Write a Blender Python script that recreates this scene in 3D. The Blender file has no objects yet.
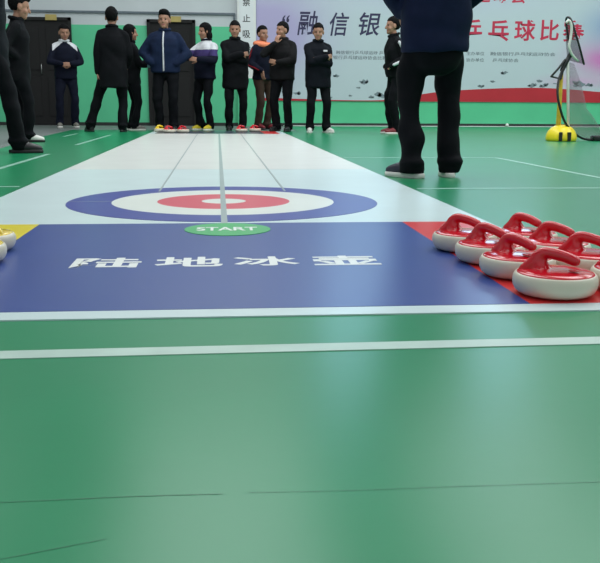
import bpy, bmesh, math, random
import numpy as np
from mathutils import Vector, Matrix
random.seed(7); rng = np.random.RandomState(7)
SC = bpy.context.scene
COL = SC.collection
PI = math.pi

# ------------------------------------------------------------------ materials
def s2l(c):
    return tuple((x/255/12.92 if x/255 <= .04045 else ((x/255+.055)/1.055)**2.4) for x in c)

MATS = {}
def mat(name, rgb, rough=.6, spec=.5, var=.08, scale=12., bump=0., bscale=60., metal=0., coat=0., alpha=1., sheen=0.):
    """plain surface whose colour varies slightly with an object-space noise"""
    if name in MATS: return MATS[name]
    m = bpy.data.materials.new(name); m.use_nodes = True
    nt = m.node_tree; n = nt.nodes; l = nt.links
    b = n['Principled BSDF']
    tc = n.new('ShaderNodeTexCoord'); nz = n.new('ShaderNodeTexNoise'); nz.inputs['Scale'].default_value = scale; nz.inputs['Detail'].default_value = 4
    l.new(tc.outputs['Object'], nz.inputs['Vector'])
    rp = n.new('ShaderNodeValToRGB')
    c = s2l(rgb)
    rp.color_ramp.elements[0].position = .3; rp.color_ramp.elements[1].position = .7
    rp.color_ramp.elements[0].color = (*[x*(1-var) for x in c], 1)
    rp.color_ramp.elements[1].color = (*[min(1, x*(1+var)) for x in c], 1)
    l.new(nz.outputs['Fac'], rp.inputs['Fac']); l.new(rp.outputs['Color'], b.inputs['Base Color'])
    b.inputs['Roughness'].default_value = rough; b.inputs['Specular IOR Level'].default_value = spec
    b.inputs['Metallic'].default_value = metal; b.inputs['Coat Weight'].default_value = coat
    b.inputs['Sheen Weight'].default_value = sheen
    b.inputs['Alpha'].default_value = alpha
    if bump:
        n2 = n.new('ShaderNodeTexNoise'); n2.inputs['Scale'].default_value = bscale; n2.inputs['Detail'].default_value = 3
        l.new(tc.outputs['Object'], n2.inputs['Vector'])
        bp = n.new('ShaderNodeBump'); bp.inputs['Strength'].default_value = bump; bp.inputs['Distance'].default_value = .002
        l.new(n2.outputs['Fac'], bp.inputs['Height']); l.new(bp.outputs['Normal'], b.inputs['Normal'])
    MATS[name] = m
    return m

def emit(name, rgb, strength):
    m = bpy.data.materials.new(name); m.use_nodes = True
    nt = m.node_tree; nt.nodes.clear()
    o = nt.nodes.new('ShaderNodeOutputMaterial'); e = nt.nodes.new('ShaderNodeEmission')
    e.inputs['Color'].default_value = (*s2l(rgb), 1); e.inputs['Strength'].default_value = strength
    nt.links.new(e.outputs[0], o.inputs[0]); return m

# ------------------------------------------------------------------ object helpers
def link(name, me, m=None, parent=None, smooth=False):
    o = bpy.data.objects.new(name, me); COL.objects.link(o)
    if m is not None:
        for x in (m if isinstance(m, (list, tuple)) else [m]): me.materials.append(x)
    if parent is not None: o.parent = parent
    if smooth and len(me.polygons):
        me.polygons.foreach_set('use_smooth', [True]*len(me.polygons)); me.update()
    return o

def from_bm(name, bm, m=None, parent=None, smooth=False):
    bmesh.ops.recalc_face_normals(bm, faces=bm.faces)
    me = bpy.data.meshes.new(name); bm.to_mesh(me); bm.free()
    return link(name, me, m, parent, smooth)

def tag(o, label=None, cat=None, group=None, kind=None):
    if label: o['label'] = label
    if cat: o['category'] = cat
    if group: o['group'] = group
    if kind: o['kind'] = kind
    return o

def empty(name, loc=(0,0,0), rz=0.):
    o = bpy.data.objects.new(name, None); COL.objects.link(o)
    o.location = loc; o.rotation_euler = (0,0,rz); o.empty_display_size = .1
    return o

def copy_tree(o, parent=None):
    c = o.copy(); COL.objects.link(c)
    if parent is not None: c.parent = parent
    for ch in list(o.children): copy_tree(ch, c)
    return c

def box(bm, x0, x1, y0, y1, z0, z1, bev=0.):
    r = bmesh.ops.create_cube(bm, size=1)
    for v in r['verts']:
        v.co = Vector(((x0+x1)/2+v.co.x*(x1-x0), (y0+y1)/2+v.co.y*(y1-y0), (z0+z1)/2+v.co.z*(z1-z0)))
    if bev:
        es = list({e for v in r['verts'] for e in v.link_edges})
        bmesh.ops.bevel(bm, geom=es, offset=bev, segments=2, affect='EDGES', profile=.5)

def lathe(bm, prof, n=48, cx=0., cy=0., z=0.):
    """profile of (r,z) from the bottom axis to the top axis"""
    rings = []
    for r, h in prof:
        if r < 1e-6: rings.append([bm.verts.new((cx, cy, z+h))])
        else: rings.append([bm.verts.new((cx+r*math.cos(2*PI*k/n), cy+r*math.sin(2*PI*k/n), z+h)) for k in range(n)])
    for a, b in zip(rings, rings[1:]):
        for k in range(n):
            k2 = (k+1) % n
            if len(a) == 1 and len(b) > 1: bm.faces.new((a[0], b[k], b[k2]))
            elif len(b) == 1 and len(a) > 1: bm.faces.new((a[k], b[0], a[k2]))
            elif len(a) > 1 and len(b) > 1: bm.faces.new((a[k], a[k2], b[k2], b[k]))

def catmull(pts, per=6):
    P = [Vector(p) for p in pts]; out = []
    for i in range(len(P)-1):
        p0 = P[max(0,i-1)]; p1 = P[i]; p2 = P[i+1]; p3 = P[min(len(P)-1,i+2)]
        for k in range(per):
            t = k/per
            out.append(.5*((2*p1)+(p2-p0)*t+(2*p0-5*p1+4*p2-p3)*t*t+(3*p1-p0-3*p2+p3)*t*t*t))
    out.append(P[-1]); return out

def tube(bm, pts, rad, n=12, closed=False, squash=None):
    """swept tube; rad a number or a list (one per point); rounded ends"""
    P = [Vector(p) for p in pts]; N = len(P)
    R = [rad]*N if not hasattr(rad, '__len__') else list(rad)
    if len(R) != N:
        R = [float(np.interp(i/(N-1), np.linspace(0,1,len(R)), R)) for i in range(N)]
    if not closed:     # rounded caps
        d0 = (P[0]-P[1]).normalized(); d1 = (P[-1]-P[-2]).normalized()
        P = [P[0]+d0*R[0]*.95, P[0]+d0*R[0]*.7]+P+[P[-1]+d1*R[-1]*.7, P[-1]+d1*R[-1]*.95]
        R = [R[0]*.25, R[0]*.72]+R+[R[-1]*.72, R[-1]*.25]
    N = len(P); up = None; rings = []
    for i in range(N):
        a = P[(i-1) % N] if closed else P[max(0,i-1)]; b = P[(i+1) % N] if closed else P[min(N-1,i+1)]
        t = (b-a).normalized()
        if up is None:
            up = Vector((0,0,1)) if abs(t.z) < .9 else Vector((0,1,0))
        s = t.cross(up).normalized(); up = s.cross(t).normalized()
        rings.append([bm.verts.new(P[i]+(s*math.cos(2*PI*k/n)+up*math.sin(2*PI*k/n))*R[i]) for k in range(n)])
    for i in range(N if closed else N-1):
        a = rings[i]; b = rings[(i+1) % N]
        for k in range(n): bm.faces.new((a[k], a[(k+1)%n], b[(k+1)%n], b[k]))
    if not closed:
        bm.faces.new(list(reversed(rings[0]))); bm.faces.new(rings[-1])

def slab(bm, poly, z0, z1):
    """flat polygon extruded between two heights"""
    lo = [bm.verts.new((x,y,z0)) for x,y in poly]; hi = [bm.verts.new((x,y,z1)) for x,y in poly]
    n = len(poly)
    for k in range(n): bm.faces.new((lo[k], lo[(k+1)%n], hi[(k+1)%n], hi[k]))
    bm.faces.new(hi); bm.faces.new(list(reversed(lo)))

def ring(bm, cx, cy, r0, r1, z0, z1, n=96):
    def c(r, z): return [bm.verts.new((cx+r*math.cos(2*PI*k/n), cy+r*math.sin(2*PI*k/n), z)) for k in range(n)]
    if r0 <= 0:
        slab(bm, [(cx+r1*math.cos(2*PI*k/n), cy+r1*math.sin(2*PI*k/n)) for k in range(n)], z0, z1); return
    a, b, d, e = c(r0,z0), c(r1,z0), c(r1,z1), c(r0,z1)
    for k in range(n):
        j = (k+1) % n
        for p, q in ((a,b),(b,d),(d,e),(e,a)): bm.faces.new((p[k], p[j], q[j], q[k]))

def lettering(name, chars, m, parent, mtx, bold=0., depth=.002, shear=0.):
    """chars: list of (string, centre x, centre y, width, height) in the local xy plane; one mesh placed by mtx"""
    bm = bmesh.new()
    for s, cx, cy, w, h in chars:
        cu = bpy.data.curves.new('tmp', 'FONT'); cu.body = s; cu.extrude = .5; cu.offset = bold; cu.shear = shear; cu.resolution_u = 4
        ob = bpy.data.objects.new('tmp', cu); COL.objects.link(ob)
        dg = bpy.context.evaluated_depsgraph_get()
        me = bpy.data.meshes.new_from_object(ob.evaluated_get(dg))
        co = np.empty(len(me.vertices)*3); me.vertices.foreach_get('co', co); co = co.reshape(-1,3)
        lo, hi = co.min(0), co.max(0)
        co[:,0] = (co[:,0]-(lo[0]+hi[0])/2)/max(1e-6, hi[0]-lo[0])*w+cx
        co[:,1] = (co[:,1]-(lo[1]+hi[1])/2)/max(1e-6, hi[1]-lo[1])*h+cy
        co[:,2] = np.where(co[:,2] > 0, depth, 0)
        me.vertices.foreach_set('co', co.ravel()); bm.from_mesh(me)
        bpy.data.objects.remove(ob); bpy.data.curves.remove(cu); bpy.data.meshes.remove(me)
    me = bpy.data.meshes.new(name); bm.to_mesh(me); bm.free()
    me.transform(mtx)
    return link(name, me, m, parent)

# ------------------------------------------------------------------ camera
F = Vector((0.0936796, 0.9745645, -0.2035884)); R = Vector((0.9955121, -0.0944458, 0.0059714)); U = Vector((0.0134085, 0.2032342, 0.9790383))
cd = bpy.data.cameras.new('camera'); cam = bpy.data.objects.new('camera', cd); COL.objects.link(cam)
cd.sensor_width = 36; cd.lens = 852.1/600*36; cd.clip_start = .02; cd.clip_end = 200
M = Matrix((( R.x, U.x, -F.x, 0), (R.y, U.y, -F.y, 0), (R.z, U.z, -F.z, .44), (0,0,0,1)))
cam.matrix_world = M; SC.camera = cam

# ------------------------------------------------------------------ the hall
WY = 17.9                                                            # face of the end wall
m_green = mat('green_sports_vinyl', (14,131,84), rough=.28, spec=.38, var=.06, scale=1.6, bump=.05, bscale=25)
m_conc = mat('grey_concrete', (112,118,116), rough=.45, var=.12, scale=3)
m_wall = mat('pale_wall_paint', (196,203,205), rough=.8, var=.03, scale=1.5)
m_wgreen = mat('green_wall_paint', (88,196,146), rough=.55, var=.04, scale=2)
m_white = mat('white_paint', (225,228,226), rough=.55, var=.03)
m_dark = mat('black_skirting', (38,42,40), rough=.6)
m_line = mat('court_line_paint', (176,200,188), rough=.4, var=.10, scale=8)
m_faint = mat('worn_court_line_paint', (138,182,164), rough=.4, var=.15, scale=8)  # duller, greener colour than the near court line
m_ceil = mat('ceiling_board', (150,154,152), rough=.9, var=.04, scale=1)

def struct(name, bm, m, parent=None): 
    o = from_bm(name, bm, m, parent)
    if parent is None: o['kind'] = 'structure'
    return o

bm = bmesh.new(); box(bm, -9, 13, -3, WY, -.12, -.004); struct('floor', bm, m_conc)
bm = bmesh.new(); slab(bm, [(-2.1,-2.9),(12.9,-2.9),(12.9,WY-.12),(1.35,WY-.12),(1.35,14.75),(-2.42,14.75),(-2.3,11.0),(-2.1,8.4)], -.004, 0)
struct('floor_court', bm, m_green)
bm = bmesh.new(); box(bm, 1.35, 12.9, WY-.12, WY-.03, -.004, .012); struct('trim_1', bm, m_white)
bm = bmesh.new(); box(bm, -9, 13, WY, WY+.2, -.1, 6.8); struct('wall_back', bm, m_wall)
bm = bmesh.new(); box(bm, -9.2, -9, -3, WY+.2, -.1, 6.8); struct('wall_left', bm, m_wall)
bm = bmesh.new(); box(bm, 13, 13.2, -3, WY+.2, -.1, 6.8); struct('wall_right', bm, m_wall)
bm = bmesh.new(); box(bm, -9.2, 13.2, -3, WY+.2, 6.8, 6.95); struct('ceiling', bm, m_ceil)
# green dado (interrupted by the doors) and skirting
for i, (a, b) in enumerate([(-9,-3.99),(-2.86,-1.38),(-.42,.42),(.79,12.9)]):
    bm = bmesh.new(); box(bm, a, b, WY-.008, WY, .06, .508 if i == 3 else 1.96); o = struct('trim_%d' % (i+2), bm, m_wgreen)
    bm = bmesh.new(); box(bm, a, b, WY-.02, WY, -.004, .06); o = struct('baseboard_back' if i == 0 else 'baseboard_back.%03d' % i, bm, m_dark)
# pillar with a green foot
bm = bmesh.new(); box(bm, .42, .79, WY-.12, WY, .95, 6.8); struct('wall_pillar', bm, m_white)
bm = bmesh.new(); box(bm, .42, .79, WY-.122, WY, -.004, .95); struct('trim_6', bm, m_wgreen)
# surface cable trunking across the wall and down beside the pillar
m_pipe = mat('grey_trunking', (96,108,116), rough=.5)
bm = bmesh.new(); box(bm, -8.9, .38, WY-.035, WY, 2.185, 2.225); box(bm, .34, .38, WY-.035, WY, 1.97, 2.19); struct('trim_7', bm, m_pipe)

# doors
m_door = mat('dark_brown_door', (7,6,7), rough=.75, var=.15)
m_door2 = mat('dark_door_frame', (12,11,11), rough=.75)
m_brass = mat('brass_plate', (176,158,92), rough=.5, metal=.0)
m_steel = mat('steel', (150,152,150), rough=.35, metal=1.)
def door(n, x0, x1, h, px):
    bm = bmesh.new(); box(bm, x0+.05, x1-.05, WY-.03, WY, 0, h-.05)
    for a, b in ((x0+.13, (x0+x1)/2-.07), ((x0+x1)/2+.07, x1-.13)):
        box(bm, a, b, WY-.042, WY-.03, .18, .95, .004); box(bm, a, b, WY-.042, WY-.03, 1.08, h-.2, .004)
    d = struct('door_%d' % n, bm, m_door)
    bm = bmesh.new(); box(bm, x0, x0+.06, WY-.06, WY, 0, h); box(bm, x1-.06, x1, WY-.06, WY, 0, h); box(bm, x0, x1, WY-.06, WY, h-.06, h)
    from_bm('door_frame', bm, m_door2, d)
    bm = bmesh.new(); xm = (x0+x1)/2
    tube(bm, [(xm-.04,WY-.04,1.0),(xm-.04,WY-.085,1.02),(xm-.04,WY-.085,1.18),(xm-.04,WY-.04,1.2)], .01, 8); from_bm('door_handle', bm, m_steel, d, True)
    bm = bmesh.new(); box(bm, px-.11, px+.11, WY-.075, WY-.06, 2.03, 2.14, .004)
    p = from_bm('door_plate', bm, m_brass, None)
    return p
p = door(1, -3.99, -2.86, 2.09, -3.235); tag(p, 'small yellow plate fixed above the dark door farther from the pillar', 'sign')
p = door(2, -1.38, -.42, 2.08, -.81); tag(p, 'small yellow plate fixed above the dark door nearer the pillar', 'sign')

# unseen windows, assumed high in the end wall for soft floor reflections
m_pane = emit('daylight_pane', (176,222,255), 6.)
m_wframe = mat('window_frame_white', (215,218,220), rough=.5)
for i, (a, b) in enumerate([(2.2,4.5),(4.62,6.9)]):
    bm = bmesh.new(); box(bm, a, b, WY-.012, WY-.002, 3.9, 5.6); w = struct('window_%d' % (i+1), bm, m_pane)
    bm = bmesh.new()
    for x in np.linspace(a, b, 4): box(bm, x-.04, x+.04, WY-.05, WY-.012, 3.86, 5.64)
    for z in (3.9, 5.6): box(bm, a-.04, b+.04, WY-.05, WY-.012, z-.04, z+.04)
    from_bm('window_frame', bm, m_wframe, w)

# court lines
def line(x0, x1, y0, y1): 
    global NL
    bm = bmesh.new(); box(bm, x0, x1, y0, y1, -.001, .0015); struct('floor_line' if NL == 0 else 'floor_line.%03d' % NL, bm, m_faint); NL += 1
NL = 0
bm = bmesh.new(); slab(bm, [(-2.09,1.452),(4,1.532),(4,1.578),(-2.09,1.502)], -.001, .0015); struct('floor_line', bm, m_line); NL = 1
line(2.36,2.40,3.0,7.2); line(1.06,2.36,7.19,7.23); line(1.06,12.5,4.48,4.52)
line(-1.50,-1.46,3.2,7.7); line(-1.53,-1.49,9.4,12.4); line(-2.05,-1.06,4.66,4.70); line(-2.07,-2.03,11.8,12.9)
# wrinkle seams in the vinyl
m_seam = mat('vinyl_seam', (28,112,76), rough=.4)
def seam(pts, w, i):
    bm = bmesh.new(); P = catmull(pts, 14); prev = None
    for k, q in enumerate(P):
        ww = w*(.35+.65*abs(math.sin(k*1.7)*math.cos(k*.63)))
        a = bm.verts.new((q.x, q.y-ww, .0004)); b = bm.verts.new((q.x, q.y+ww, .0004))
        if prev: bm.faces.new((prev[0], a, b, prev[1]))
        prev = (a, b)
    struct('floor_seam' if i == 0 else 'floor_seam.%03d' % i, bm, m_seam)
seam([(-.32,.913,0),(-.2,.915,0),(-.1,.917,0),(0,.915,0)], .0011, 0)
seam([(.03,.916,0),(.14,.912,0),(.27,.912,0),(.46,.910,0)], .0007, 1)
seam([(-.27,.772,0),(-.2,.795,0),(-.12,.821,0)], .0010, 2)

# ------------------------------------------------------------------ curling mat
CX = .02
def mat_print(name, rgb, rough=.3): return mat(name, rgb, rough=rough, spec=.5, var=.03, scale=3)
m_mw = mat_print('mat_white_vinyl', (205,222,222)); m_mw2 = mat_print('mat_warm_white_vinyl', (218,220,215))
m_blue = mat_print('mat_blue_print', (46,70,142)); m_ringblue = mat_print('ring_blue_print', (50,60,150))
m_red = mat_print('mat_red_print', (214,42,44)); m_ringred = mat_print('ring_red_print', (216,72,92))
m_yel = mat_print('mat_yellow_print', (226,206,40)); m_ringw = mat_print('ring_white_print', (226,230,222))
m_greyl = mat_print('mat_grey_line', (160,172,172)); m_badge = mat_print('mat_green_badge', (60,176,98)); m_let = mat_print('mat_white_lettering', (228,230,226), .4)
Y0, Y1 = 1.745, 14.36; XL, XR = -1.023, 1.028
bm = bmesh.new(); box(bm, XL, XR, Y0, Y1, 0, .003)
cm = tag(from_bm('curling_mat', bm, m_mw), 'long white floor curling mat with blue and red target rings and blue start panel', 'mat')
bm = bmesh.new(); slab(bm, [(XL+.001,5.87),(XR-.001,5.87),(XR-.001,12.9),(XL+.001,12.9)], .0025, .0035); from_bm('middle_section', bm, m_mw2, cm)
bm = bmesh.new(); slab(bm, [(CX-.675,1.812),(CX+.675,1.812),(CX+.675,3.176),(CX-.675,3.176)], .0025, .0038); from_bm('start_panel', bm, m_blue, cm)
bm = bmesh.new(); slab(bm, [(CX+.675,1.812),(.93,1.812),(.93,3.176),(CX+.675,3.176)], .0025, .0038); from_bm('red_strip', bm, m_red, cm)
bm = bmesh.new(); slab(bm, [(-.93,1.812),(CX-.675,1.812),(CX-.675,3.176),(-.93,3.176)], .0025, .0038); from_bm('yellow_strip', bm, m_yel, cm)
bm = bmesh.new(); slab(bm, [(-.93,12.95),(CX+.675,12.95),(CX+.675,14.3),(-.93,14.3)], .0025, .0038); o = from_bm('end_panel', bm, mat_print('mat_slate_print', (62,70,84)), cm)  # blue panel painted slate, its grazing reflection put into the colour
bm = bmesh.new(); slab(bm, [(CX+.675,12.95),(.93,12.95),(.93,14.3),(CX+.675,14.3)], .0025, .0038); from_bm('red_strip', bm, m_red, cm)
bm = bmesh.new(); bm.free()
HX, HY = .023, 3.909
for nm, r0, r1, mm in (('outer_ring',.5026,.6998,m_ringblue),('white_ring',.3009,.5026,m_ringw),('red_ring',.101,.3009,m_ringred),('bullseye',0,.101,m_ringw)):
    bm = bmesh.new(); ring(bm, HX, HY, r0, r1, .0025, .0045); from_bm(nm, bm, mm, cm)
bm = bmesh.new(); slab(bm, [(CX-.012,3.15),(CX+.012,3.15),(CX+.012,12.92),(CX-.012,12.92)], .003, .0052)
for sx in (-1, 1): slab(bm, [(CX+sx*.318-.005,4.35),(CX+sx*.318+.005,4.35),(CX+sx*.318+.005,12.92),(CX+sx*.318-.005,12.92)], .003, .0052)
slab(bm, [(HX-.695,3.906),(HX-.503,3.906),(HX-.503,3.911),(HX-.695,3.911)], .003, .0050)
from_bm('guide_lines', bm, m_greyl, cm)
bm = bmesh.new(); ring(bm, .03, 3.008, 0, .152, .003, .0056); sb = from_bm('start_badge', bm, m_badge, cm)
lettering('lettering', [('START', .028, 3.01, .215, .085)], m_let, sb, Matrix.Translation((0,0,.0055)), bold=.02, depth=.0007)
lettering('lettering', [('陆',-.312,2.378,.188,.150),('地',-.085,2.380,.188,.150),('冰',.132,2.379,.184,.140),('壶',.357,2.377,.188,.145)], m_let, cm, Matrix.Translation((0,0,.0037)), bold=.022, depth=.0008)

# ------------------------------------------------------------------ curling stones
m_sw = mat('stone_white_plastic', (216,209,190), rough=.3, var=.03, scale=20)
def make_stone(col):
    mr = mat('stone_red_plastic', (206,16,36), rough=.16, var=.04, scale=15, coat=.3) if col == 'red' else mat('stone_yellow_plastic', (230,196,30), rough=.18, var=.04, scale=15, coat=.3)
    e = empty('curling_stone')
    bm = bmesh.new(); lathe(bm, [(0,0),(.074,0),(.084,.003),(.0925,.010),(.097,.020),(.0985,.030),(.0975,.040),(.0945,.0465),(.0915,.0495),(.0895,.0495),(.0885,.047),(.0,.047)], 64)
    from_bm('body', bm, m_sw, e, True)
    bm = bmesh.new(); lathe(bm, [(0,.046),(.088,.046),(.0893,.048),(.089,.0505),(.0865,.0525),(.075,.0550),(.055,.0575),(.03,.0595),(0,.0605)], 64)
    lathe(bm, [(0,.0605),(.012,.0606),(.013,.062),(.0,.0625)], 24, cx=.045, cy=-.02)
    from_bm('cap', bm, mr, e, True)
    bm = bmesh.new()
    # flared foot, upright neck and level grip, as one moulding
    spine = catmull([(-.074,0,.050),(-.062,0,.060),(-.050,0,.072),(-.042,0,.085),(-.028,0,.0945),(-.006,0,.0935),(.020,0,.088),(.043,0,.080)], 5)
    tube(bm, spine, [.014,.015,.0155,.0155,.0148,.0142,.014,.0136,.013], 18)
    spine = catmull([(-.034,0,.050),(-.036,0,.062),(-.038,0,.076),(-.034,0,.088)], 5)
    tube(bm, spine, [.034,.022,.0165,.0145], 18)
    o = from_bm('handle', bm, None, e)
    md = o.modifiers.new('r', 'REMESH'); md.mode = 'VOXEL'; md.voxel_size = .0028
    ms = o.modifiers.new('s', 'SMOOTH'); ms.factor = .6; ms.iterations = 10
    dg = bpy.context.evaluated_depsgraph_get(); me = bpy.data.meshes.new_from_object(o.evaluated_get(dg))
    old = o.data; o.modifiers.clear(); o.data = me; bpy.data.meshes.remove(old)
    me.materials.clear(); me.materials.append(mr); me.polygons.foreach_set('use_smooth', [True]*len(me.polygons))
    return e
red0 = make_stone('red'); yel0 = make_stone('yellow')
MT = .0058
def put(src, first, x, y, rz, label, group):
    o = src if first else copy_tree(src)
    o.location = (x, y, MT); o.rotation_euler = (0,0,rz)
    tag(o, label, 'curling stone', group); return o
gn = 'red curling stones set out on the red strip'
near = [(.788,1.905,-.55,'red-topped curling stone beside the blue panel, nearest the white front border'),
 (.776,2.130,-1.0,'red-topped curling stone beside the blue panel, second from the white front border'),
 (.767,2.334,-.98,'red-topped curling stone beside the blue panel, third from the white front border'),
 (.752,2.538,-.72,'red-topped curling stone beside the blue panel, fourth and last from the white front border'),
 (.998,1.945,-.45,'outer-row red-topped curling stone nearest the white front border, cut by the picture edge'),
 (.977,2.146,-.72,'outer-row red-topped curling stone, second from the white front border'),
 (.968,2.350,-.85,'outer-row red-topped curling stone, third from the white front border'),
 (.952,2.554,-.98,'outer-row red-topped curling stone, farthest back beside the green court')]
for i, (x, y, r, lb) in enumerate(near): put(red0, i == 0, x, y, r, lb, gn)
gy = 'yellow curling stones set out on the yellow strip'
put(yel0, True, -.710, 2.610, 2.6, 'yellow-topped curling stone at the edge of the blue panel, farther from the white border', gy)
put(yel0, False, -.690, 2.410, 2.5, 'yellow-topped curling stone at the edge of the blue panel, nearer the white border', gy)
gf = 'curling stones at the far end of the mat'
put(yel0, False, -.90, 13.70, .5, 'yellow-topped curling stone at the far corner of the mat, before the navy jacket man', gf)
put(red0, False, -.735, 13.25, .3, 'far red curling stone next to the yellow one, before the navy jacket man', gf)
put(red0, False, -.530, 13.32, -.3, 'far red curling stone of the pair, the one nearer the mat centre line', gf)
put(red0, False, .375, 13.75, .2, 'far red curling stone in front of the long black coat, nearer the mat centre line', gf)
put(red0, False, .595, 13.95, -.2, 'far red curling stone in front of the long black coat, nearer the red mat corner', gf)

# ------------------------------------------------------------------ banner on the end wall
def banner_mat():
    m = bpy.data.materials.new('banner_print'); m.use_nodes = True
    nt = m.node_tree; n = nt.nodes; l = nt.links; b = n['Principled BSDF']; b.inputs['Roughness'].default_value = .42
    tc = n.new('ShaderNodeTexCoord'); base = None
    def rgb(c):
        q = n.new('ShaderNodeRGB'); q.outputs[0].default_value = (*s2l(c), 1); return q.outputs[0]
    cur = rgb((190,203,210))
    nz = n.new('ShaderNodeTexNoise'); nz.inputs['Scale'].default_value = .9; nz.inputs['Detail'].default_value = 3
    l.new(tc.outputs['Object'], nz.inputs['Vector'])
    for (x, z, rx, rz, c, k) in ((.9,1.9,2.3,1.6,(176,168,206),.9),(8.2,1.40,1.5,.75,(206,130,190),.62),(8.4,2.1,1.3,.8,(116,144,196),.55),(4.3,2.7,4.,.7,(186,192,216),.5),(7.6,.95,1.4,.25,(206,176,206),.6)):
        mp = n.new('ShaderNodeMapping'); mp.inputs['Location'].default_value = (-x/rx, 0, -z/rz); mp.inputs['Scale'].default_value = (1/rx, 0, 1/rz)
        l.new(tc.outputs['Object'], mp.inputs['Vector'])
        gr = n.new('ShaderNodeTexGradient'); gr.gradient_type = 'QUADRATIC_SPHERE'; l.new(mp.outputs[0], gr.inputs[0])
        mu = n.new('ShaderNodeMath'); mu.operation = 'MULTIPLY'; l.new(gr.outputs['Fac'], mu.inputs[0]); mu.inputs[1].default_value = k*2.2
        m2 = n.new('ShaderNodeMath'); m2.operation = 'MULTIPLY'; m2.use_clamp = True; l.new(mu.outputs[0], m2.inputs[0])
        ad = n.new('ShaderNodeMath'); ad.operation = 'ADD'; l.new(nz.outputs['Fac'], ad.inputs[0]); ad.inputs[1].default_value = .5; l.new(ad.outputs[0], m2.inputs[1])
        mx = n.new('ShaderNodeMix'); mx.data_type = 'RGBA'; l.new(m2.outputs[0], mx.inputs[0]); l.new(cur, mx.inputs[6]); l.new(rgb(c), mx.inputs[7]); cur = mx.outputs[2]
    l.new(cur, b.inputs['Base Color']); return m
BY = WY-.030
bm = bmesh.new(); box(bm, .80, 9.6, BY, WY-.002, .51, 3.5)
bn = tag(from_bm('banner', bm, banner_mat()), 'large pale printed table tennis event banner hanging on the end wall', 'banner')
m_swoosh = mat('banner_red_print', (186,36,50), rough=.45, var=.06, scale=2)
m_ink = mat('banner_ink_print', (44,40,78), rough=.45, var=.2); m_crim = mat('banner_crimson_print', (196,40,74), rough=.45, var=.12)
m_grey = mat('banner_grey_print', (110,120,128), rough=.45, var=.1); m_splash = mat('banner_splash_print', (120,132,140), rough=.45, var=.2)
wm = Matrix.Translation((0,BY,0)) @ Matrix.Rotation(PI/2, 4, 'X')       # local xy -> the wall plane, facing the hall
bm = bmesh.new()
top = catmull([(.80,.57,0),(1.7,.55,0),(2.5,.53,0),(3.4,.535,0),(4.0,.62,0),(4.6,.71,0),(5.5,.775,0),(6.6,.81,0),(7.4,.785,0),(8.1,.735,0),(9.6,.66,0)], 6)
slab(bm, [(.80,.512),(9.6,.512)]+[(q.x,q.y) for q in reversed(top)], 0, .0015); bmesh.ops.transform(bm, matrix=wm, verts=bm.verts); from_bm('red_swoosh', bm, m_swoosh, bn)
for ch in [('“',1.40,2.13,.15,.14),('融',1.84,2.05,.42,.48),('信',2.49,2.04,.40,.46),('银',3.11,2.05,.45,.46)]: lettering('headline_character', [ch], m_ink, bn, wm, bold=.012, depth=.002, shear=.18)
for ch in [('乒',5.24,1.97,.46,.41),('乓',5.82,1.96,.44,.42),('球',6.38,1.97,.45,.42),('比',6.91,1.98,.40,.42),('赛',7.43,1.97,.47,.43)]: lettering('headline_character', [ch], m_crim, bn, wm, bold=.02, depth=.002)
for ch in [('运',5.46,2.66,.30,.30),('动',5.83,2.66,.31,.31),('会',6.20,2.66,.33,.31)]: lettering('title_character', [ch], m_crim, bn, wm, bold=.02, depth=.002)
for ch in [('融信银行乒乓球运动',2.86,1.485,.86,.075),('乒协',3.42,1.485,.20,.075),('银行乒乓球运动协会比赛',2.93,1.385,1.12,.078),('主办单位',5.35,1.495,.38,.075),('融信银行乒乓球运动协会',6.37,1.495,1.40,.075),('协办单位',5.35,1.365,.38,.075),('乒乓球协会',6.0,1.365,.56,.075)]: lettering('small_print_line', [ch], m_grey, bn, wm, bold=.01, depth=.0015)
def blob(cx, cy, r):
    n = 11; ph = random.random()*6
    slab(bm, [(cx+r*(1+.45*math.sin(3*a+ph)+.25*math.sin(5*a))*math.cos(a)*1.3, cy+r*(1+.4*math.cos(2*a+ph))*math.sin(a)*.8) for a in [2*PI*k/n for k in range(n)]], 0, .0015)
for cx, cy, r in [(2.45,1.02,.035),(2.27,.78,.03),(2.3,.58,.035),(3.02,.90,.05),(2.9,.78,.02),(3.3,.66,.04),(3.18,.60,.03),(3.42,.62,.05),(2.75,.62,.02),(1.05,.78,.05),(1.25,.74,.03),(1.4,.68,.04),(1.62,.66,.04),
    (5.99,1.11,.04),(5.75,.93,.025),(5.5,.83,.035),(6.75,.95,.03),(6.9,.88,.03),(6.6,.86,.05),(6.85,.84,.04),(7.65,.90,.07),(7.85,.88,.04),(7.1,.9,.02),(8.3,.86,.05),(8.7,.9,.04)]:
    bm = bmesh.new(); blob(cx, cy, r)
    for k in range(3): blob(cx+random.choice((-1,1))*r*random.uniform(1.1,1.5), cy+random.uniform(-.4,.5)*r, r*random.uniform(.45,.7))
    bmesh.ops.transform(bm, matrix=wm, verts=bm.verts); from_bm('ink_splash', bm, m_splash, bn)

# no smoking sign on the pillar
bm = bmesh.new(); box(bm, .46, .74, WY-.130, WY-.12, 1.30, 2.62); m_plate = mat('white_sign_plate', (222,226,228), rough=.5, var=.02)
sg = tag(from_bm('no_smoking_sign', bm, m_plate), 'tall white sign with black vertical characters fixed to the white pillar', 'sign')
m_black = mat('black_print', (22,24,28), rough=.5)
for ch in [('禁',.60,2.43,.15,.16),('止',.60,2.12,.15,.14),('吸',.60,1.81,.15,.15),('烟',.60,1.50,.15,.15)]: lettering('sign_character', [ch], m_black, sg, Matrix.Translation((0,WY-.130,0)) @ Matrix.Rotation(PI/2, 4, 'X'), bold=.01, depth=.002)

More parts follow.
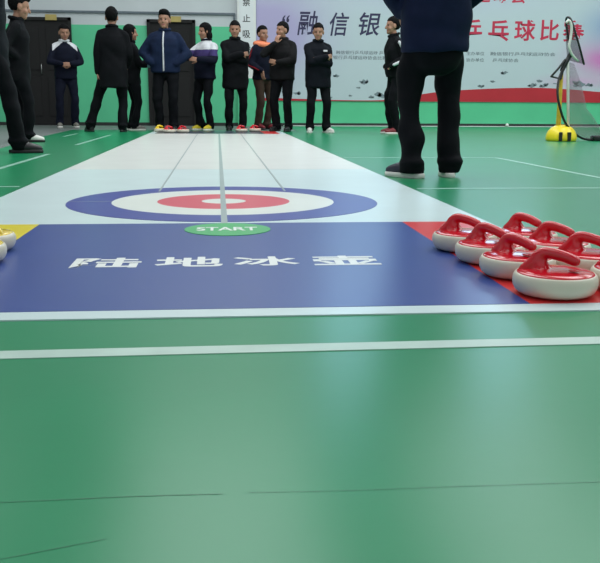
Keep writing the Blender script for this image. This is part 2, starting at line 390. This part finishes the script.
# ------------------------------------------------------------------ yellow net stand and ball by the wall
ns = tag(empty('net_stand', (4.37,10.68,0)), 'yellow dome-based stand with pole, white tube and dark mesh net beside the banner', 'net stand')
def q(px, py, y=0.):
    z = (141.2-py)*.0121
    return ((px-561)*.0128-z*.05, y, z)
m_yp = mat('yellow_plastic', (240,214,30), rough=.3, var=.05); m_yo = mat('ochre_pole', (206,170,50), rough=.4, var=.15); m_bk = mat('black_plastic', (20,22,24), rough=.45); m_wt = mat('white_tube', (214,214,208), rough=.35)
bm = bmesh.new(); lathe(bm, [(0,0),(.178,0),(.19,.01),(.194,.04),(.186,.085),(.165,.13),(.13,.168),(.085,.193),(.045,.203),(0,.206)], 48)
bs = from_bm('base', bm, m_yp, ns, True)
for a in (-PI/2-.42, -PI/2+.13):
    bm = bmesh.new(); box(bm, -.022, .022, -.03, .01, -.055, .055, .008)
    bmesh.ops.transform(bm, matrix=Matrix.Translation((math.cos(a)*.183, math.sin(a)*.183, .062)) @ Matrix.Rotation(a+PI/2, 4, 'Z'), verts=bm.verts); from_bm('slot', bm, m_bk, bs)
bm = bmesh.new(); tube(bm, [q(558,128),q(559,100),q(561,66)], [.034,.026,.018], 14); from_bm('pole', bm, m_yo, ns, True)
bm = bmesh.new(); tube(bm, [q(549,75,-.03),q(556,67,-.03),q(563,58,-.02)], .014, 8); tube(bm, [q(549,75,-.03),q(559,77.5,-.03),q(562,66,-.02)], .012, 8); tube(bm, [q(561,68,0),q(566,58,0),q(570,52,.02)], .03, 10); from_bm('bracket', bm, m_bk, ns, True)
bm = bmesh.new(); tube(bm, catmull([q(562.5,21,-.06),q(565,19.5,-.06),q(567.5,25,-.06),q(567,36,-.06),q(565.5,44,-.06),q(568,51,-.05),q(572,55.5,-.03),q(577,58.5,0)], 6), .016, 10)
tube(bm, [q(566.5,60,0),q(567.5,95,0),q(568.3,126,0)], .019, 10); from_bm('white_tube', bm, m_wt, ns, True)
bm = bmesh.new(); tube(bm, catmull([q(566,58,0),q(557,76,-.04),q(553.5,92,-.10),q(556,108,-.12),q(562,122,-.10),q(572,132,-.05),q(584,138.5,0),q(598,140.5,0)], 6), .015, 10)
tube(bm, catmull([q(568,58,.04),q(572,50,.10),q(570,34,.12),q(566.5,17,.08),q(567.5,17,-.02),q(570.5,28,-.06),q(576,45,-.06),q(583,62,0)], 6), .013, 10); from_bm('hoop', bm, m_bk, ns, True)
bm = bmesh.new(); box(bm, .41, .53, -.07, .07, 0, .07, .02); from_bm('support_foot', bm, m_bk, ns)
def net(name, pts, bulge, m):
    bm = bmesh.new(); c = Vector(q(sum(p[0] for p in pts)/len(pts), sum(p[1] for p in pts)/len(pts)))
    P = [Vector(q(*p)) for p in pts]; D = []
    for k in range(len(P)):
        for t in (0,.33,.66): D.append(P[k].lerp(P[(k+1)%len(P)], t))
    for s in (-1, 1):
        prev = None
        for f in (1., .75, .5, .25):
            cur = [bm.verts.new((c.x+(d.x-c.x)*f, s*bulge*(1-f*f), c.z+(d.z-c.z)*f)) for d in D]
            if prev:
                for k in range(len(D)): bm.faces.new((prev[k], prev[(k+1)%len(D)], cur[(k+1)%len(D)], cur[k]))
            prev = cur
        o = bm.verts.new((c.x, s*bulge, c.z))
        for k in range(len(D)): bm.faces.new((prev[k], prev[(k+1)%len(D)], o))
    return from_bm(name, bm, m, ns, True)
net('mesh_bag', [(566.5,60),(573,62),(577,75),(579,104),(589,115),(600,126),(604,138),(590,139),(575,133),(567.5,124)], .14, mat('grey_netting', (140,130,140), rough=.8, alpha=.30))
net('mesh_hood', [(563,22),(567,17),(571,26),(576,42),(582,62),(573,60),(566,58),(564,40)], .08, mat('dark_netting', (30,30,32), rough=.8, alpha=.38))

bm = bmesh.new(); bmesh.ops.create_uvsphere(bm, u_segments=24, v_segments=16, radius=.036)
o = tag(from_bm('ball', bm, mat('white_ball', (240,240,236), rough=.3), None, True), 'small white ball lying at the foot of the wall under the banner', 'ball'); o.location = (6.06,WY-.17,.036)

# ------------------------------------------------------------------ people
def rmesh(bm, voxel, smooth, wr=0., seed=0, keepz=None):
    """closed overlapping shells -> one continuous skin"""
    bmesh.ops.recalc_face_normals(bm, faces=bm.faces)
    me = bpy.data.meshes.new('tmp'); bm.to_mesh(me); bm.free()
    o = bpy.data.objects.new('tmp', me); COL.objects.link(o)
    md = o.modifiers.new('r', 'REMESH'); md.mode = 'VOXEL'; md.voxel_size = voxel
    ms = o.modifiers.new('s', 'SMOOTH'); ms.factor = .5; ms.iterations = smooth
    dg = bpy.context.evaluated_depsgraph_get(); out = bpy.data.meshes.new_from_object(o.evaluated_get(dg))
    bpy.data.objects.remove(o); bpy.data.meshes.remove(me)
    n = len(out.vertices); co = np.empty(n*3); out.vertices.foreach_get('co', co); co = co.reshape(-1,3)
    if wr:
        no = np.empty(n*3); out.vertices.foreach_get('normal', no); no = no.reshape(-1,3)
        r = np.random.RandomState(seed+11); d = np.zeros(n)
        for k in range(9):
            w = r.normal(size=3); w[2] *= 1.8; w /= np.linalg.norm(w); f = r.uniform(14,48)
            warp = .5*np.sin(co@(r.normal(size=3)*7)+r.uniform(0,6))
            d += np.sin(co@w*f+r.uniform(0,6)+warp*2)*(14/f)**.7
        co = co+no*(d*wr*.45)[:,None]
    if keepz is not None: co[:,2] = np.maximum(co[:,2], keepz)
    out.vertices.foreach_set('co', co.ravel()); out.update()
    out.materials.clear()
    return out, co

def ell(bm, c, r, n=16, rot=None):
    r = tuple(x*ELS[0] for x in r)
    m = Matrix.Translation(c) @ (rot.to_4x4() if rot else Matrix.Identity(4)) @ Matrix.Diagonal((*r,1))
    bmesh.ops.create_uvsphere(bm, u_segments=n, v_segments=max(8,n*3//4), radius=1, matrix=m)

def rings(bm, prof, n=28, tf=None):
    """horizontal elliptical rings (z, rx, ry, yoff) lofted and closed"""
    L = []
    for z, rx, ry, yo in prof:
        L.append([bm.verts.new((tf or (lambda v: v))(Vector((rx*math.copysign(abs(math.cos(a))**.85, math.cos(a)), yo+ry*math.copysign(abs(math.sin(a))**.85, math.sin(a)), z)))) for a in [2*PI*k/n for k in range(n)]])
    for a, b in zip(L, L[1:]):
        for k in range(n): bm.faces.new((a[k], a[(k+1)%n], b[(k+1)%n], b[k]))
    bm.faces.new(list(reversed(L[0]))); bm.faces.new(L[-1])

def ik(a, b, l1, l2, hint):
    d = b-a; D = d.length
    if D > (l1+l2)*.995: b = a+d*((l1+l2)*.995/D); d = b-a; D = d.length
    x = (l1*l1-l2*l2+D*D)/(2*D); h = math.sqrt(max(0, l1*l1-x*x)); u = d/D
    hp = hint-u*hint.dot(u); hp.normalize()
    return a+u*x+hp*h, b

SKIN = mat('skin', (164,120,98), rough=.55, var=.05, scale=30)
LIPS = mat('lips', (158,96,88), rough=.5); EYE = mat('eye_dark', (24,20,20), rough=.2); HAIR = mat('black_hair', (9,8,10), rough=.8, spec=.15, var=.3, scale=80, bump=.4, bscale=220)

def cloth(name, rgb, rough=.85): return mat(name, rgb, rough=rough, spec=.15, var=.14, scale=9, bump=.25, bscale=300)

def hand(bm, W, d, nrm, side, curl=.5, k=1.):
    """palm, four unequal jointed fingers and a thumb that leaves the side of the palm; side=+1/-1 is where the thumb sits"""
    d = d.normalized(); nrm = (nrm-d*nrm.dot(d)).normalized(); s = d.cross(nrm)*side
    for i, (o, ln) in enumerate(((.030,.074),(.010,.082),(-.010,.076),(-.029,.060))):
        kn = W+d*.088*k+s*o*k; root = W+d*.01*k+s*o*.65*k
        tube(bm, [root, kn], [.0135*k,.0115*k], 8)
        p = kn; a = curl*.5; P = [kn]
        for seg in (.46,.31,.23):
            dd = d*math.cos(a)+nrm*math.sin(a); p = p+dd*ln*seg*k; P.append(p); a += curl
        tube(bm, P, [.0098*k,.0095*k,.0088*k,.0076*k], 8)
    b0 = W+d*.022*k+s*.026*k; t = (d*.62+s*.7+nrm*.35).normalized()
    t2 = (d*.88+s*.25+nrm*.40).normalized()
    tube(bm, [W+d*.012*k+s*.01*k, b0, b0+t*.038*k, b0+t*.038*k+t2*.030*k, b0+t*.038*k+t2*.054*k], [.015*k,.014*k,.0118*k,.0105*k,.0088*k], 8)

PN = [0]; ELS = [1.]; HS = 1.1
def person(loc, rz, h, label, group=None, wl=(-.27,.04,.80), wr=(.27,.04,.80), hl=None, hr=None, el=(-.5,-1,-.2), er=(.5,-1,-.2),
           hdl=(0,.1,-1), hdr=(0,.1,-1), nl=(1,0,0), nr=(-1,0,0), curl=.55, hs=1., fl=(-.11,.0), fr=(.11,.0), tl=.15, tr=.15, lean=0., head=(0,0), hips=(0,0), knee=(0,1,0),
           jacket=None, trousers=None, shoe=None, sole=None, hem=.80, bulk=1., bag=1., hair='short', collar=None, regions=None, extras=(), crotch=.77, voxel=.0075, stand=True, skirt=0.):
    PN[0] += 1; ELS[0] = hs; seed = PN[0]; k = h/1.75; V = Vector
    rl = Matrix.Rotation(lean, 3, 'X')
    piv = V((hips[0],hips[1],.93))
    def tf(v):      # lean and shift the trunk
        v = V(v); w = v-V((0,0,.93)); 
        return piv+rl.inverted() @ w if v.z > .93 else v+V((hips[0],hips[1],0))*max(0,(v.z)/.93)
    SL, SR = tf((-.172,-.005,1.40)), tf((.172,-.005,1.40))
    EL, WL = ik(SL, V(wl), .30, .262, V(el)); ER, WR = ik(SR, V(wr), .30, .262, V(er))
    HL, HR = tf((-.092,0,.915)), tf((.092,0,.915))
    AL, AR = V((fl[0],fl[1],.085)), V((fr[0],fr[1],.085))
    if len(fl) > 2: AL.z += fl[2]
    if len(fr) > 2: AR.z += fr[2]
    KL, AL2 = ik(HL, AL, .425, .425, V(knee)+V((-.25,0,0))); KR, AR2 = ik(HR, AR, .425, .425, V(knee)+V((.25,0,0)))
    AL, AR = AL2, AR2
    hc = tf((0,.012,1.50)); Rh = (Matrix.Rotation(head[0], 3, 'Z') @ Matrix.Rotation(-head[1], 3, 'X'))
    def hd(x, y, z): return hc+Rh @ V((x*HS*hs, y*HS*hs, (z-1.50)*HS*hs))
    S = lambda bm: bmesh.ops.scale(bm, vec=(k,k,k), verts=bm.verts)
    # --- body: one skin from head to foot
    bm = bmesh.new()
    rings(bm, [(.86,.135,.095,0),(.95,.155,.105,0),(1.08,.140,.095,.005),(1.22,.155,.105,.01),(1.34,.148,.100,.005),(1.41,.115,.078,0),(1.46,.068,.060,0),(1.50,.052,.055,0)], tf=tf)
    for s_, e_, w_ in ((SL,EL,WL),(SR,ER,WR)):
        tube(bm, [s_+V((0,0,-.01)), e_], [.042,.038], 12); tube(bm, [e_, e_.lerp(w_,.35), w_], [.039,.037,.026], 12)
    for h_, k_, a_ in ((HL,KL,AL),(HR,KR,AR)):
        tube(bm, [h_, k_], [.080,.052], 14); tube(bm, [k_, k_.lerp(a_,.3), a_], [.050,.050,.036], 12)
    for a_, t_, s_ in ((AL,tl,1),(AR,-tr,1)):
        f = V((-math.sin(t_), math.cos(t_), 0)); tube(bm, [a_-f*.03-V((0,0,.040)), a_+f*.06-V((0,0,.045)), a_+f*.14-V((0,0,.058))], [.032,.031,.022], 10)
    hand(bm, WL, V(hdl) if hl is None else V(hl), V(nl), 1, curl); hand(bm, WR, V(hdr) if hr is None else V(hr), V(nr), -1, curl)
    tube(bm, [tf((0,-.012,1.42)), tf((0,-.005,1.48)), hd(0,-.004,1.56)], [.060,.053,.052], 14)
    ell(bm, hd(0,-.004,1.655), (0.083,0.103,0.101), 24, Rh); ell(bm, hd(0,.030,1.595), (0.068,0.068,0.097), 24, Rh); ell(bm, hd(0,.060,1.540), (0.040,0.035,0.031), 16, Rh)
    tube(bm, [hd(0,.090,1.640), hd(0,.104,1.612), hd(0,.110,1.594)], [.009,.012,.0145], 10)                       # nose
    tube(bm, [hd(-.036,.078,1.652), hd(0,.086,1.656), hd(.036,.078,1.652)], .011, 8)                             # brow
    tube(bm, [hd(-.020,.079,1.562), hd(0,.088,1.563), hd(.020,.079,1.562)], .0085, 8)                            # mouth
    for sx in (-1,1): ell(bm, hd(sx*.077,-.004,1.615), (0.013,0.024,0.036), 12, Rh); ell(bm, hd(sx*.045,.055,1.59), (0.024,0.028,0.029), 12, Rh)
    S(bm); me, co = rmesh(bm, voxel*k, 5)
    body = link('person', me, [SKIN, LIPS, EYE], None, True)
    npol = len(me.polygons); cen = np.empty(npol*3); me.polygons.foreach_get('center', cen); cen = cen.reshape(-1,3); mi = np.zeros(npol, dtype=np.int32)
    mi[np.linalg.norm((cen-np.array(hd(0,.086,1.562))*k)*np.array([1,1,2.4]), axis=1) < .027*k] = 1
    for sx in (-1,1): mi[np.linalg.norm((cen-np.array(hd(sx*.031,.082,1.630))*k)*np.array([1,1,1.6]), axis=1) < .0145*k] = 2
    me.polygons.foreach_set('material_index', mi)
    body.location = (loc[0], loc[1], loc[2] if len(loc) > 2 else 0); body.rotation_euler = (0,0,rz)
    tag(body, label, 'person', group)
    # --- hair: a cap whose face side tucks under the skin
    bm = bmesh.new(); r = bmesh.ops.create_uvsphere(bm, u_segments=40, v_segments=28, radius=1)
    for v in r['verts']:
        p = V((v.co.x*.085, -.012+v.co.y*.105, 1.662+v.co.z*.102))
        line_ = 1.690 if p.y > .035 else (1.655 if p.y > -.02 else 1.575)
        if hair == 'bob': line_ = 1.690 if p.y > .05 else 1.50
        if p.z < line_: p = V((p.x*.72, -.008+(p.y+.012)*.70, 1.63+(p.z-1.63)*.7))
        else: p += V((random.uniform(-1,1), random.uniform(-1,1), random.uniform(-1,1)))*.0035
        v.co = hd(*p)
    if hair == 'bob':
        tube(bm, [hd(-.062,-.02,1.66), hd(-.076,-.015,1.58), hd(-.066,-.01,1.505)], [.03,.034,.024], 12); tube(bm, [hd(.062,-.02,1.66), hd(.076,-.015,1.58), hd(.066,-.01,1.505)], [.03,.034,.024], 12)
        ell(bm, hd(0,-.06,1.57), (0.083,0.055,0.094), 20, Rh)
    if hair == 'full': ell(bm, hd(0,.02,1.722), (0.079,0.090,0.057), 20, Rh); ell(bm, hd(0,-.06,1.70), (0.083,0.066,0.077), 20, Rh)
    S(bm); hm, _ = rmesh(bm, .008*k, 2, .002, seed); link('hair', hm, HAIR, body, True)
    # --- jacket
    bm = bmesh.new(); b = bulk
    rings(bm, [(hem,.190*b+skirt,.145*b+skirt,.005),(hem+.03,.196*b+skirt,.150*b+skirt,.005),(max(hem+.08,1.0),.196*b,.146*b,.01),(1.14,.200*b,.145*b,.012),(1.28,.208*b,.148*b,.012),(1.36,.195*b,.135*b,.005),(1.42,.150*b,.105*b,0),(1.46,.098,.086,-.005),(1.50,.078,.078,-.005),(1.525,.072,.076,-.002)], tf=tf)
    for s_, e_, w_ in ((SL,EL,WL),(SR,ER,WR)):
        c_ = w_+(e_-w_).normalized()*.02
        tube(bm, [tf((math.copysign(.055, s_.x-piv.x),-.008,1.445)), s_+V((0,0,-.006))], [.052,.060*b], 16)
        tube(bm, [s_+V((0,0,-.015)), s_.lerp(e_,.5), e_], [.068*b,.068*b,.062*b], 16); tube(bm, [e_, e_.lerp(c_,.5), c_], [.062*b,.058*b,.048*b], 16)
    S(bm); jm, jc = rmesh(bm, .011*k, 5, .009, seed)
    j = link('jacket', jm, [jacket]+[x[0] for x in (regions or [])], body, True)
    if regions:
        npol = len(jm.polygons); cen = np.empty(npol*3); jm.polygons.foreach_get('center', cen); cen = cen.reshape(-1,3)/k; mi = np.zeros(npol, dtype=np.int32)
        for i, (_, fn) in enumerate(regions): mi[fn(cen)] = i+1
        jm.polygons.foreach_set('material_index', mi)
    bm = bmesh.new(); a = [2*PI*i/24 for i in range(24)]
    tube(bm, [tf((.074*math.cos(t), -.004+.078*math.sin(t), 1.505-.014*math.sin(t))) for t in a], .022, 10, closed=True)
    S(bm); from_bm('collar', bm, collar or jacket, body, True)
    # --- trousers
    bm = bmesh.new(); g = bag
    rings(bm, [(crotch-.01,.060,.055,0),(crotch+.03,.120*g,.095*g,0),(crotch+.12,.176*max(1,g*.97),.128*max(1,g*.97),0),(.95,.172,.125,0),(1.0,.160,.115,0)], tf=tf)
    for h_, k_, a_ in ((HL,KL,AL),(HR,KR,AR)):
        lo = a_+(k_-a_).normalized()*(-.035)
        tube(bm, [h_+V((0,0,-.03)), h_.lerp(k_,.45), k_], [.098*g,.088*g,.070*g], 16); tube(bm, [k_, k_.lerp(lo,.45), lo], [.070*g,.068*g,.066*g], 16)
        ell(bm, a_+V((0,.002,.01)), (.074*g,.088*g,.045), 16)
    S(bm); tm, _ = rmesh(bm, .011*k, 5, .009, seed+50, keepz=.03); link('trousers', tm, trousers, body, True)
    # --- shoes with pale soles
    for a_, t_, lift in ((AL,tl,fl),(AR,-tr,fr)):
        z0 = (lift[2] if len(lift) > 2 else 0)
        Rz = Matrix.Rotation(t_, 3, 'Z'); B = V((a_.x,a_.y,z0))
        bm = bmesh.new()
        tube(bm, [B+Rz @ V(p) for p in ((0,-.036,.080),(0,-.046,.050),(0,.03,.052),(0,.10,.045),(0,.165,.036))], [.034,.040,.046,.045,.032], 14)
        tube(bm, [B+Rz @ V(p) for p in ((0,-.005,.110),(0,.04,.085))], [.034,.040], 12)
        S(bm); sm, _ = rmesh(bm, .008*k, 3, keepz=(z0+.014)*k); so = link('shoe', sm, shoe, body, True)
        bm = bmesh.new(); n = 28; out = []
        for i in range(n):
            t = 2*PI*i/n; y = .055+.145*math.sin(t); w = (.050 if y > .08 else .042+.008*(y+.09)/.17)
            out.append(B+Rz @ V((w*math.copysign(abs(math.cos(t))**.8, math.cos(t)), y, 0)))
        L = [[bm.verts.new((p.x+(p.x-B.x)*e, p.y+(p.y-B.y)*e, z0+z)) for p in out] for z, e in ((0,-.03),(.004,0),(.026,0),(.030,-.05))]
        for aa, bb in zip(L, L[1:]):
            for i in range(n): bm.faces.new((aa[i], aa[(i+1)%n], bb[(i+1)%n], bb[i]))
        bm.faces.new(list(reversed(L[0]))); bm.faces.new(L[-1])
        S(bm); from_bm('sole', bm, sole, so, True)
    for nm, fn, mm in extras:
        bm = bmesh.new(); fn(bm, dict(SL=SL,EL=EL,WL=WL,SR=SR,ER=ER,WR=WR,tf=tf,hd=hd)); S(bm); from_bm(nm, bm, mm, body, True)
    return body

c_black = cloth('black_cloth', (13,15,19)); c_black2 = cloth('black_trouser_cloth', (10,12,17)); c_navy = cloth('navy_cloth', (24,36,62)); c_navy2 = cloth('deep_navy_cloth', (16,20,36))
c_char = cloth('charcoal_cloth', (24,24,26)); c_white = cloth('white_cloth', (206,208,212)); c_purple = cloth('purple_cloth', (66,56,104)); c_brown = cloth('brown_cloth', (64,50,42))
c_orange = cloth('orange_cloth', (236,140,104)); c_redc = cloth('dark_red_cloth', (128,28,36)); c_blue = cloth('pale_blue_cloth', (120,158,170)); c_dnavy = cloth('dark_blue_jacket_cloth', (19,28,54))
s_black = mat('black_leather', (20,20,22), rough=.4); s_white = mat('white_shoe_rubber', (216,214,208), rough=.45); s_dark = mat('dark_sole_rubber', (24,24,24), rough=.5); s_red = mat('red_shoe', (120,26,36), rough=.5); s_yel = mat('yellow_shoe', (212,190,40), rough=.5)
s_grey = mat('grey_shoe', (120,116,110), rough=.6)
gp = 'people standing along the end wall'
def stripe(side, r=.07, w=.013):
    def f(bm, J):
        s, e, wv = J['S'+side], J['E'+side], J['W'+side]; sx = -1 if side == 'L' else 1
        o = Vector((sx, .0, 0))*r*.98
        P = [s+o*1.12+Vector((0,0,-.02)), s.lerp(e,.5)+o*1.04, e+o*.97, e.lerp(wv,.5)+o*.86, wv+(e-wv).normalized()*.04+o*.75]
        tube(bm, catmull(P, 5), w, 8)
    return f
def zipper(y=.158):
    def f(bm, J): tube(bm, [J['tf']((0,.176,z)) for z in (.90,1.0,1.15,1.28)]+[J['tf']((0,.158,1.37)), J['tf']((0,.105,1.46))], .012, 8)
    return f
CAM = Vector((0,0))
def facing(x, y, turn=0.):     # turned towards the near end of the hall, plus a turn
    return PI+turn
# the nearest man, seen from behind
person((1.315,5.235), .10, 1.78, 'person seen from behind in navy jacket and baggy black trousers standing beside the mat', None,
    wl=(-.165,.165,.97), wr=(.165,.165,.97), el=(-1,-.5,-.15), er=(1,-.2,.0), hdl=(.75,.45,-.4), hdr=(-.75,.45,-.4), nl=(0,-1,0), nr=(0,-1,0),
    fl=(-.128,-.03), fr=(.118,.0), tl=.62, tr=.2, jacket=c_dnavy, trousers=c_black2, shoe=mat('navy_trainer', (30,30,48), rough=.5), sole=s_white, hem=.735, bulk=1.06, bag=1.03, crotch=.62, voxel=.0065)
person((-1.94,7.88), -1.35, 1.80, 'person in dark coat and black boots cut by the picture edge, nearest of the crowd', gp,
    wl=(-.12,.06,.96), wr=(.12,.06,.96), er=(.6,-1,-.1), hdl=(.6,.2,-.6), hdr=(-.7,-.1,-.6), jacket=cloth('black_coat_cloth', (15,20,25)), trousers=c_black2, shoe=s_black, sole=s_dark, hem=.72, bulk=1.0, bag=1.08, fl=(-.08,-.28), fr=(.05,.17), hips=(0,-.03), lean=-.03)
person((-2.24,10.10), -1.35, 1.57, 'person in profile with black hair and white trainers, next to the one in boots', gp,
    wl=(-.12,.08,1.0), wr=(.13,.07,1.0), er=(.6,-1,-.1), hdl=(.6,.2,-.6), hdr=(-.8,-.1,-.6), jacket=c_black, trousers=c_black2, shoe=s_white, sole=s_dark, hem=.74, bulk=1.0, hair='full', head=(.1,.2), lean=.06, hs=1.12, fl=(-.08,-.04), fr=(.07,.10))
person((-2.70,16.05), PI+.25, 1.78, 'person with white collar and clasped hands leaning at the dark door farther from the pillar', gp,
    wl=(-.075,.25,1.09), wr=(.075,.25,1.09), el=(-1,-.5,-.4), er=(1,-.5,-.4), hdl=(1,.15,-.05), hdr=(-1,.15,-.05), nl=(0,-1,0), nr=(0,-1,0), jacket=c_navy2, trousers=c_navy2, shoe=s_grey, sole=s_white, hem=.84, head=(.1,.2), lean=-.05,
    regions=[(c_white, lambda c: (np.abs(c[:,0]) < .21) & (c[:,2] > 1.30) & (c[:,2] > 1.50-.85*np.abs(c[:,0])))], collar=c_white, fl=(-.12,.0), fr=(.14,.04))
person((-1.59,13.75), .05, 1.84, 'tall person in black seen from behind with feet wide apart before the green wall', gp,
    wl=(-.235,.03,.82), wr=(.18,.22,.95), jacket=c_black, trousers=c_black2, shoe=s_black, sole=s_dark, hem=.64, bulk=1.02, fl=(-.38,.10), fr=(.10,.0), tl=.5, bag=1.05)
person((-1.40,14.55), -1.25, 1.66, 'person with chin-length hair and pale blue cuff, half hidden behind the tall one in black', gp,
    wl=(-.05,.36,1.14), wr=(.10,.34,1.12), hdl=(.2,.9,.3), hdr=(-.2,.9,.3), jacket=c_black, trousers=c_black2, shoe=s_grey, sole=s_white, hem=.78, hair='bob',
    regions=[(c_blue, lambda c: (c[:,1] > .24))])
person((-.815,14.15,.004), PI-.12, 1.84, 'person in navy jacket with white zip standing before the door nearer the pillar', gp,
    wl=(-.16,.12,1.0), wr=(.16,.12,1.0), el=(-1,-.3,0), er=(1,-.3,0), hdl=(.8,-.2,-.4), hdr=(-.8,-.2,-.4), jacket=c_navy, trousers=c_black2, shoe=s_black, sole=s_white, hem=.87, bulk=1.12, bag=1.05, hair='full', extras=[('zip', zipper(), c_white)])
person((-.20,14.70), PI-.75, 1.72, 'person with dark chin-length hair in a jacket with white shoulders and purple band', gp,
    wl=(-.14,.30,1.16), wr=(.06,.38,1.26), el=(-.8,-.6,-.6), er=(.9,-.3,-.6), hdl=(.5,.8,.1), hdr=(-.3,.9,.1), jacket=c_navy2, trousers=c_black2, shoe=s_yel, sole=s_white, hem=.86, hair='bob', head=(-.3,.1), lean=-.08,
    regions=[(c_white, lambda c: (c[:,2] > 1.335)), (c_purple, lambda c: (c[:,2] > 1.23) & (c[:,2] <= 1.335))], extras=[('stripe', stripe('R', .068, .008), c_white)])
cross = dict(wl=(.10,.215,1.19), wr=(-.10,.245,1.235), el=(-1,-.1,-.7), er=(1,-.1,-.7), hdl=(.75,-.6,.15), hdr=(-.75,-.55,.1), nl=(0,-1,0), nr=(0,-1,0))
person((.305,14.75), PI+.1, 1.76, 'person in a long black coat with folded arms in front of the green wall', gp, **cross, jacket=c_black, trousers=c_black2, shoe=s_black, sole=s_dark, hem=.68, bulk=1.10, head=(-.15,.12))
person((.79,15.35), PI+.75, 1.74, 'person in orange scarf and navy jacket beside the white pillar', gp,
    wl=(-.12,.28,1.0), wr=(.2,.2,1.0), hdl=(.5,.8,-.2), jacket=c_navy2, trousers=c_brown, shoe=s_red, sole=s_dark, hem=.86, head=(-.2,0), collar=c_orange,
    extras=[('scarf', lambda bm, J: (tube(bm, [J['tf']((.12*math.cos(t), -.01+.10*math.sin(t), 1.465-.018*math.sin(t))) for t in [2*PI*i/24 for i in range(24)]], .046, 12, closed=True), tube(bm, [J['tf']((-.10,.06,1.45)), J['tf']((-.13,.12,1.38)), J['tf']((-.10,.155,1.29))], [.055,.055,.04], 12)), c_orange),
            ('stripe', stripe('R', .072, .010), c_redc)])
person((1.06,14.15,.004), PI-.55, 1.70, 'stout person in a dark jacket raising a hand to the mouth before the banner edge', gp,
    wl=(-.02,.26,1.12), wr=(.030,.205,1.43), el=(-1,-.2,-.6), er=(.9,.2,-.8), hdl=(1,.1,.2), hdr=(-.30,-.25,1), nl=(0,-1,0), nr=(0,-1,0), jacket=c_char, trousers=c_black2, shoe=s_black, sole=s_dark, hem=.84, bulk=1.08, bag=1.05, head=(-.4,.02))
person((1.57,13.62), PI+.12, 1.64, 'person in a long dark coat and white trainers with folded arms under the banner headline', gp, **cross, jacket=cloth('coat_cloth', (12,16,24)), trousers=c_black2, shoe=s_white, sole=s_white, hem=.74, bulk=1.08, head=(-.3,.15),
    extras=[('badge', lambda bm, J: box(bm, -.115, -.05, .150, .182, 1.315, 1.345, .004), c_white)], fl=(-.15,.02), fr=(.13,0), tl=.45, tr=.25)
person((2.73,13.2), PI/2+.1, 1.72, 'person in black with white sleeve stripe and dark red shoes, behind the nearest man', gp,
    wl=(-.20,.16,1.03), wr=(.16,.14,1.02), el=(-.3,-1,-.2), er=(.3,-1,-.2), hdl=(.9,-.3,-.3), hdr=(-.9,-.3,-.3), jacket=c_black, trousers=c_black2, shoe=s_red, sole=s_white, hem=.86, lean=.11,
    extras=[('stripe', stripe('L', .076, .024), c_white)])

# ------------------------------------------------------------------ light
def area(name, loc, size, power, rot=(0,0,0), col=(1,1,1), sy=None):
    d = bpy.data.lights.new(name, 'AREA'); d.energy = power; d.size = size; d.color = col
    if sy: d.shape = 'RECTANGLE'; d.size_y = sy
    o = bpy.data.objects.new(name, d); COL.objects.link(o); o.location = loc; o.rotation_euler = rot; return o
for ix, x in enumerate((-5,0,5,10)):
    for iy, y in enumerate((.5,3.8,7.1,10.4,14.6)):
        area('ceiling_lamp', (x,y,6.7), 3.2, (60,95,150,190,150)[iy]*(1 if x >= 0 else .4), col=(.95,.98,1.0), sy=3.0)  # unseen lamps, assumed; oversized and weighted by row to balance the brightness
w = bpy.data.worlds.new('world'); SC.world = w; w.use_nodes = True
w.node_tree.nodes['Background'].inputs[0].default_value = (.80,.88,.95,1); w.node_tree.nodes['Background'].inputs[1].default_value = .7
SC.view_settings.view_transform = 'Standard'; SC.view_settings.look = 'None'; SC.view_settings.gamma = 1; SC.view_settings.exposure = -.22
SC.view_settings.use_curve_mapping = False
SC.cycles.max_bounces = 6; SC.cycles.diffuse_bounces = 3; SC.cycles.transparent_max_bounces = 12
